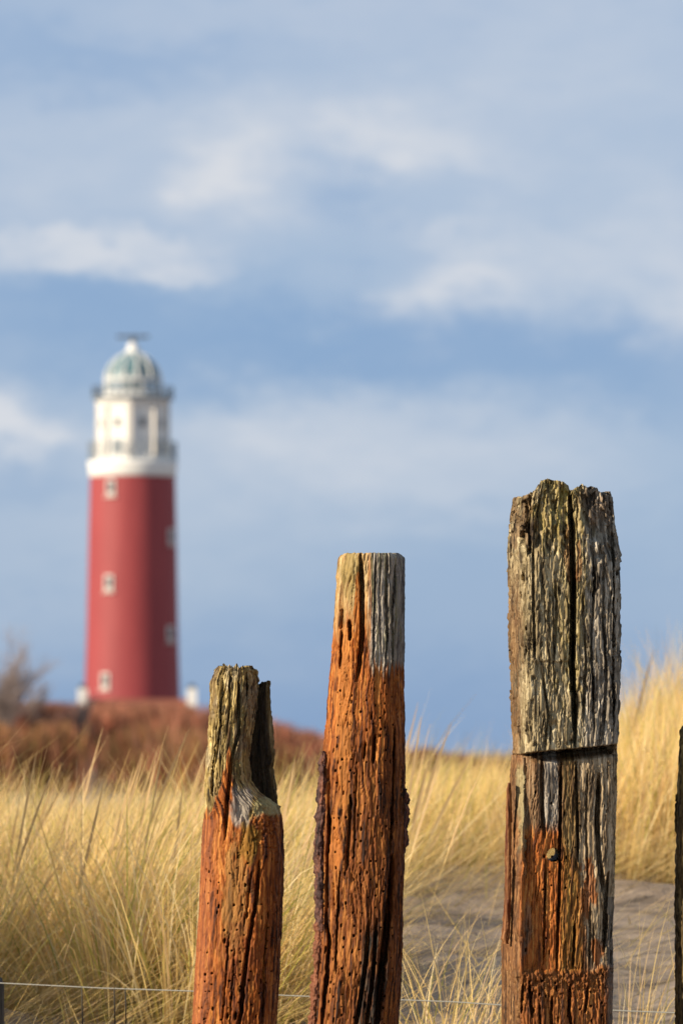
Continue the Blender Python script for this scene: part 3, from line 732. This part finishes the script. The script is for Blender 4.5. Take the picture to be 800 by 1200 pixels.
parts.append(litter(2200, .1, 1.6, 13.6, 17.8))
parts.append(thatch(420, .2, 1.5, 14.2, 17.6, lambda px, y: 1 + 0 * px))
nf = 26000; yf = 27 * (190 / 27) ** rng.random(nf); xf = yf * rng.uniform(-.085, .085, nf)
vf, qf, cf = blades(xf, yf, ground(xf, yf), rng.uniform(.35, .75, nf), rng.uniform(.05, .5, nf), rng.normal(0, .8, nf), rng.uniform(.1, .7, nf), .0035 * (yf / 16) * rng.uniform(.8, 1.6, nf), np.full(nf, .15), 3)
parts.append((vf, qf, cf * rng.uniform(.55, 1.0, nf).repeat(8)[:, None]))
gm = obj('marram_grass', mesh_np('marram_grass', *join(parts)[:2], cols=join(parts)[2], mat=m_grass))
kind(gm, 'stuff', 'dry straw-coloured marram grass covering the dunes behind the posts')
# flowering stems standing over the grass
n = 230; x = np.concatenate([rng.uniform(-2.0, .2, 150), rng.uniform(1.0, 2.4, 80)]); y = np.concatenate([rng.uniform(14.6, 17, 150), rng.uniform(18.5, 22, 80)])
v, q, c = blades(x, y, ground(x, y), rng.uniform(.55, .88, n), rng.uniform(.08, .34, n), rng.normal(0, .5, n), rng.uniform(0, .25, n), rng.uniform(.0032, .0048, n), np.zeros(n), 6, np.ones(n, bool))
kind(obj('grass_seed_stems', mesh_np('grass_seed_stems', v, q, cols=c, mat=m_grass)), 'stuff', 'pale seed heads rising above the marram grass')
def tuft(name, label, px, dd, n, L0, L1, sp):
    x0 = float(P(px, 1200, dd)[0]); z0 = float(ground(x0, dd))
    r = np.abs(rng.normal(0, sp, n)); th = rng.uniform(0, 2 * np.pi, n); x = r * np.cos(th); y = r * np.sin(th)
    z = ground(x + x0, y + dd) - z0 - .02
    v, q, c = blades(x, y, z, rng.uniform(L0, L1, n), rng.uniform(.02, .5, n), rng.normal(0, .9, n) + np.where(rng.random(n) < .3, np.pi, 0), rng.uniform(.1, .9, n), rng.uniform(.003, .0048, n), np.full(n, .12), 7)
    o = obj(name, mesh_np(name, v, q, cols=c, mat=m_grass), None, (x0, dd, z0)); return tag(o, label, 'grass', 'loose tufts on the sand')
tuft('grass_tuft', 'pale grass tuft on the sand between the middle and the tallest post', 520, 13.7, 120, .35, .66, .09)
tuft('grass_tuft', 'sparse grass tuft on the sand right of the tallest post', 738, 13.7, 60, .3, .62, .07)
tuft('grass_tuft', 'thin grass tuft at the left foot of the tallest post', 572, 13.9, 45, .3, .52, .06)

# ------------------------------------------------------------------ lighthouse
DL = 480.; ML = DL / FPX
def zpx(py, d=DL): return float(P(400, py, d)[1])
lx = float(P(155.5, 700, DL)[0]); lz = EYE - 1.2
LH = thing('lighthouse', 'tall red round lighthouse with white gallery, white watch room and glazed dome', 'lighthouse', (lx, DL, lz))
Z = lambda py: zpx(py) - lz
def rednodes(nt, b):
    k = nmix(nt, nrange(nt, nnoise(nt, .6, 6, .65, (1.4, 1.4, .22)), .3, .7), (.255, .042, .044), (.315, .055, .055)); nt.links.new(k, b.inputs['Base Color'])
m_red = mat('red painted plaster', rough=.6, build=rednodes)
m_white = mat('white paint', (.74, .72, .67), .6)
m_whited = mat('off-white stone', (.62, .58, .52), .7)
m_dark = mat('dark grey iron', (.07, .08, .085), .6)
m_grey = mat('grey iron', (.22, .25, .27), .55)
m_teal = mat('green copper sheet', (.13, .27, .29), .5, lambda nt, b: nt.links.new(
    nmix(nt, nrange(nt, nnoise(nt, 1.5, 4), .3, .7), (.06, .13, .15), (.13, .22, .24)), b.inputs['Base Color']))
m_pane = mat('dark window glass', (.05, .065, .08), .12, spec=.6)
def glassnodes(nt, b): b.inputs['Alpha'].default_value = .40
m_lglass = mat('lantern glass', (.50, .60, .63), .15, glassnodes, spec=.6)
def lh(name, fn_, m, sm=True, parent=LH):
    q = MB(); fn_(q); return q.build(name, m, parent, sm)
rb, rt_ = 4.45, 4.0
lh('tower', lambda q: q.lathe([(rb + .12, 0), (rb, Z(815)), (rb - .17, Z(740)), (rt_ + .14, Z(640)), (rt_, Z(560))], 96), m_red)
def band(q): q.lathe([(rt_ + .02, Z(559.5)), (rt_ + .08, Z(558.5)), (rt_ + .1, Z(551)), (rt_ + .2, Z(545)), (rt_ + .22, Z(541)), (3.0, Z(540.5))], 96)
lh('gallery', band, m_white)
def railing(root_name, r, z0, h, nposts, m):
    q = MB()
    for hh in (h * .5, h):
        q.lathe([(r - .03, z0 + hh - .03), (r + .03, z0 + hh - .03), (r + .03, z0 + hh + .03), (r - .03, z0 + hh + .03), (r - .03, z0 + hh - .03)], 64)
    rl = q.build(root_name, m, LH)
    pm = MB(); pm.box(-.035, .035, -.035, .035, 0, h); me = pm.mesh('baluster', m)
    for k in range(nposts):
        a = 2 * math.pi * k / nposts; o = obj('baluster', me, rl, (r * math.cos(a), r * math.sin(a), z0)); o.rotation_euler = (0, 0, a)
railing('gallery_railing', rt_ + .1, Z(541), 1.8, 44, m_grey)
oct_ph = R(-3)
ro = 3.4
def room(q):
    q.lathe([(ro, Z(541)), (ro, Z(534)), (ro - .12, Z(533)), (ro - .12, Z(480)), (ro - .02, Z(478)), (ro + .05, Z(473)), (ro + .12, Z(472)), (ro + .12, Z(469)), (2, Z(468))], 8, oct_ph)
lh('watch_room', room, m_white, False)
for k in range(8):
    a = oct_ph + k * math.pi / 4
    q = MB(); q.box(-.2, .2, -.26, .26, 0, Z(474) - Z(537)); o = q.build('corner_pilaster', m_whited, LH, False, ((ro - .14) * math.cos(a), (ro - .14) * math.sin(a), Z(537))); o.rotation_euler = (0, 0, a)
    am = a + math.pi / 8; ri = (ro - .12) * math.cos(math.pi / 8)
    wq = MB(); wq.box(-.04, .05, -.36, .36, 0, 1.0); wo = wq.build('window', m_whited, LH, False, (ri * math.cos(am), ri * math.sin(am), Z(503))); wo.rotation_euler = (0, 0, am)
    pq = MB(); pq.box(.05, .07, -.24, .24, .12, .88); pq.build('pane', m_pane, wo)
    if k % 2 == 1:
        dq = MB(); dq.box(-.04, .06, -.5, .5, 0, 1.5); do = dq.build('door', m_grey, LH, False, (ri * math.cos(am), ri * math.sin(am), Z(535))); do.rotation_euler = (0, 0, am)
lh('upper_gallery', lambda q: q.lathe([(2.5, Z(469)), (ro + .2, Z(469.2)), (ro + .42, Z(468)), (ro + .42, Z(466)), (2.5, Z(465.7))], 48), m_grey)
railing('upper_railing', ro + .36, Z(466), .95, 32, m_dark)
rl_ = 2.66
lh('lantern_base', lambda q: q.lathe([(rl_ + .02, Z(466)), (rl_ + .02, Z(460)), (rl_ - .1, Z(459.5))], 48), m_white)
NP = 16
lan = lh('lantern', lambda q: q.lathe([(rl_ - .05, Z(460)), (rl_ + .05, Z(460)), (rl_ + .05, Z(459)), (rl_ - .05, Z(459))], 48), m_white)
for k in range(NP):
    a = 2 * math.pi * (k + .5) / NP; b0 = a - math.pi / NP
    q = MB(); q.lathe([(rl_, Z(459)), (rl_, Z(446)), (rl_ - .12, Z(440))], 3, 0, b0, b0 + 2 * math.pi / NP); q.build('glass_pane', m_lglass, lan)
    q = MB(); q.tube([(rl_ * math.cos(b0), rl_ * math.sin(b0), Z(460)), (rl_ * math.cos(b0), rl_ * math.sin(b0), Z(446)), ((rl_ - .1) * math.cos(b0), (rl_ - .1) * math.sin(b0), Z(440))], .075, 6); q.build('mullion', m_white, lan)
lh('ring_beam', lambda q: q.lathe([(rl_ - .16, Z(447)), (rl_ + .09, Z(447)), (rl_ + .09, Z(445)), (rl_ - .16, Z(445))], 48), m_white, parent=lan)
dp = [(math.cos(t) ** 1.2, math.sin(t)) for t in np.linspace(0.0, math.pi / 2 * .93, 12)]
hd = Z(412) - Z(446)
dome = lh('dome', lambda q: q.lathe([((rl_ - .14) * c_, Z(444) + (hd - .1) * s_) for c_, s_ in dp], 48), m_teal)
for k in range(12):
    a = 2 * math.pi * k / 12 + .2
    q = MB(); q.tube([(rl_ * c_ * math.cos(a), rl_ * c_ * math.sin(a), Z(446) + hd * s_) for c_, s_ in dp], .10, 6); q.build('rib', m_white, dome, True)
lh('ventilator', lambda q: q.lathe([(.75, Z(416)), (.72, Z(411)), (.5, Z(409.5)), (.55, Z(408)), (.5, Z(405)), (.28, Z(402)), (.1, Z(400)), (.001, Z(400))], 24), m_white)
# lamp lens inside the glass
lh('lens', lambda q: q.lathe([(.3, Z(466)), (.9, Z(458)), (1.0, Z(452)), (.8, Z(446)), (.2, Z(443))], 24), m_dark)
rad = lh('radar', lambda q: (q.tube([(0, 0, Z(401)), (0, 0, Z(396))], .22, 8), q.box(-1.5, 1.5, -.18, .18, Z(396), Z(393))), m_dark, False)
for px, py in ((132, 573), (130, 684), (126, 798), (201, 629), (200.5, 743)):
    r_ = np.interp(py, [560, 815], [rt_, rb]); xo = (px - 155.5) * ML; a = math.asin(max(-.97, min(.97, xo / r_)))
    ax_ = -math.pi / 2 + a
    q = MB(); q.box(-.12, .10, -.44, .44, -.74, .70); wo = q.build('window', m_whited, LH, False, (r_ * math.cos(ax_), r_ * math.sin(ax_), Z(py))); wo.rotation_euler = (0, 0, ax_)
    q = MB(); q.box(.10, .125, -.27, .27, -.5, .5); q.build('pane', m_pane, wo)
    q = MB(); q.box(-.1, .2, -.6, .6, -.95, -.82); q.build('sill', m_whited, wo)

# ------------------------------------------------------------------ keepers' house at its foot
DH = 455.
def tilenodes(nt, b):
    t = nt.nodes.new('ShaderNodeTexCoord'); wv = nt.nodes.new('ShaderNodeTexWave'); nt.links.new(t.outputs['Object'], wv.inputs[0]); wv.inputs['Scale'].default_value = 1.3
    k = nmix(nt, nrange(nt, nnoise(nt, .9, 6, .65), .3, .7), (.26, .085, .045), (.17, .062, .038))
    k = nmix(nt, nrange(nt, wv.outputs['Color'], .1, .6, .25, 0), k, (.10, .04, .03)); nt.links.new(k, b.inputs['Base Color'])
m_tile = mat('red roof tiles', rough=.75, build=tilenodes)
hx0, hx1 = float(P(92, 820, DH)[0]), float(P(232, 820, DH)[0]); hg = EYE - 1.6
HS = thing('house', 'red-tiled house with two white chimneys at the foot of the lighthouse', 'house', ((hx0 + hx1) / 2, DH, hg))
hw = (hx1 - hx0) / 2; zr = zpx(819, DH) - hg; ze = 2.7
q = MB(); q.box(-hw, hw, -4, 4, -.6, ze); q.build('wall', m_white, HS)
q = MB(); e = .45
q.add([(-hw - e, -4.4, ze - .15), (hw + e, -4.4, ze - .15), (hw + e, 4.4, ze - .15), (-hw - e, 4.4, ze - .15), (-hw + .1, 0, zr), (hw - .6, 0, zr)],
      [(0, 1, 5, 4), (1, 2, 5), (2, 3, 4, 5), (3, 0, 4), (3, 2, 1, 0)])
roof = q.build('roof', m_tile, HS)
for px in (97.5, 225):
    cxh = float(P(px, 815, DH)[0]) - (hx0 + hx1) / 2
    q = MB(); q.box(-.43, .43, -.43, .43, zr - 1.6, zpx(807, DH) - hg); ch = q.build('chimney', m_white, roof, False, (cxh, -.35, 0))
    q = MB(); zt = zpx(807, DH) - hg; q.box(-.3, .3, -.3, .3, zt, zt + .38); q.build('chimney_pot', m_dark, ch)
for k in range(4):
    xx = -hw + 1.6 + k * 2.5
    q = MB(); q.box(-.5, .5, -.06, .04, 0, 1.3); wo = q.build('window', m_whited, HS, False, (xx, -4, .9))
    q = MB(); q.box(-.38, .38, -.09, -.06, .12, 1.18); q.build('pane', m_pane, wo)

# ------------------------------------------------------------------ winter scrub and bare bushes
def twignodes(nt, b):
    a = nt.nodes.new('ShaderNodeVertexColor'); a.layer_name = 'tone'; nt.links.new(a.outputs['Color'], b.inputs['Base Color'])
m_twig = mat('winter twigs', rough=.85, build=twignodes, spec=.1)
def scrub(n, px0, px1, d0, d1, topf, hue):
    """upright leafless twigs: n ribbons in clumps; topf(px) = top line in photograph rows at that column"""
    nb = max(12, n // 260)
    bx = rng.uniform(px0, px1, nb); bd = rng.uniform(d0, d1, nb); br = rng.uniform(1.0, 2.4, nb)
    i = rng.integers(0, nb, n)
    x = (bx[i] - 400) / FPX * bd[i] + rng.normal(0, .5, n) * br[i]; y = bd[i] + rng.normal(0, .5, n) * br[i]
    px = 400 + FPX * x / y
    ztop = EYE + (880 - topf(px)) / FPX * y; z0 = ground(x, y)
    q = np.hypot(x - (bx[i] - 400) / FPX * bd[i], y - bd[i]) / br[i]
    H = np.maximum((ztop - z0) * np.clip(1.04 - .22 * q ** 2, .4, 1) * rng.uniform(.75, 1.03, n), .4)
    zb = z0 + H * rng.uniform(0, .75, n) ; Ln = np.maximum(z0 + H - zb, .3)
    v, qd, c = blades(x, y, zb, Ln, np.abs(rng.normal(0, .25, n)), rng.uniform(0, 6.28, n), rng.uniform(-.2, .4, n), rng.uniform(.05, .12, n), np.zeros(n), 2)
    cl = hue[rng.integers(0, len(hue), n)] * rng.uniform(.6, 1.3, (n, 1)) * rng.uniform(.55, 1.35, (nb, 1))[i]
    return v, qd, np.repeat(cl, 6, 0)
RUST = 1.25 * np.array([lin(140, 80, 60), lin(130, 92, 72), lin(162, 108, 86), lin(112, 84, 62)])
DUN = 1.3 * np.array([lin(140, 104, 70), lin(120, 90, 60), lin(150, 104, 62), lin(112, 96, 58)])
tA = lambda px: np.interp(px, [-80, 0, 40, 95, 130, 180, 230, 262, 300, 340, 380, 420], [815, 820, 818, 820, 821, 822, 822, 828, 836, 846, 858, 866])
sc = [scrub(20000, -60, 240, 330, 430, lambda p: tA(p) + 2, RUST), scrub(9000, 235, 430, 300, 420, lambda p: tA(p), RUST), scrub(12000, -60, 420, 200, 300, lambda p: tA(p) + 24 + 6 * np.sin(p / 17.), np.concatenate([DUN, RUST])),
      scrub(7000, 380, 620, 260, 400, lambda p: np.interp(p, [380, 470, 500, 540, 620], [868, 876, 873, 884, 892]), RUST * .6), scrub(4000, 480, 900, 500, 640, lambda p: np.interp(p, [480, 560, 900], [880, 886, 886]), DUN * .6)]
v, q, c = join(sc)
kind(obj('dune_scrub', mesh_np('dune_scrub', v, q, cols=c, mat=m_twig)), 'stuff', 'red-brown leafless scrub in front of the lighthouse')
m_branch = mat('grey-brown branches', (.24, .18, .155), .85)
m_branch2 = mat('brown twigs', (.30, .235, .205), .85)
def bare_bush(label, px, d, top, spread, seed):
    rr = random.Random(seed)
    x0 = float(P(px, 850, d)[0]); z0 = float(ground(x0, d)); H = EYE + (880 - top) / FPX * d - z0
    root = thing('bare_bush', label, 'bush', (x0, d, z0), 'leafless bushes left of the lighthouse')
    tr = MB(); tw = MB()
    def grow(p, dr, ln, r, lev):
        k = 3; pts = [p]
        for _ in range(k):
            dr = (dr + Vector((rr.gauss(0, .16), rr.gauss(0, .16), .10))).normalized(); pts.append(pts[-1] + dr * ln / k)
        (tr if lev < 2 else tw).tube(pts, [r * (1 - .18 * i) for i in range(k + 1)], 5 if lev < 2 else 3)
        if lev < 4:
            for _ in range(6 if lev < 3 else 5):
                i = rr.randint(1, k); nd = (dr + Vector((rr.gauss(0, .42), rr.gauss(0, .42), rr.gauss(.15, .2)))).normalized()
                grow(pts[i], nd, ln * rr.uniform(.5, .75), r * .55, lev + 1)
    for s_ in range(3):
        grow(Vector((rr.gauss(0, .3), rr.gauss(0, .3), -.2)), Vector((rr.gauss(0, spread), rr.gauss(0, spread), 1)).normalized(), H * .42, .13, 0)
    tr.build('trunk', m_branch, root); tw.build('crown', m_branch2, root)
bare_bush('tall leafless bush at the left edge beyond the grass', 4, 330, 738, .30, 3)
bare_bush('low leafless bush between the tall bush and the lighthouse', 56, 335, 790, .45, 5)
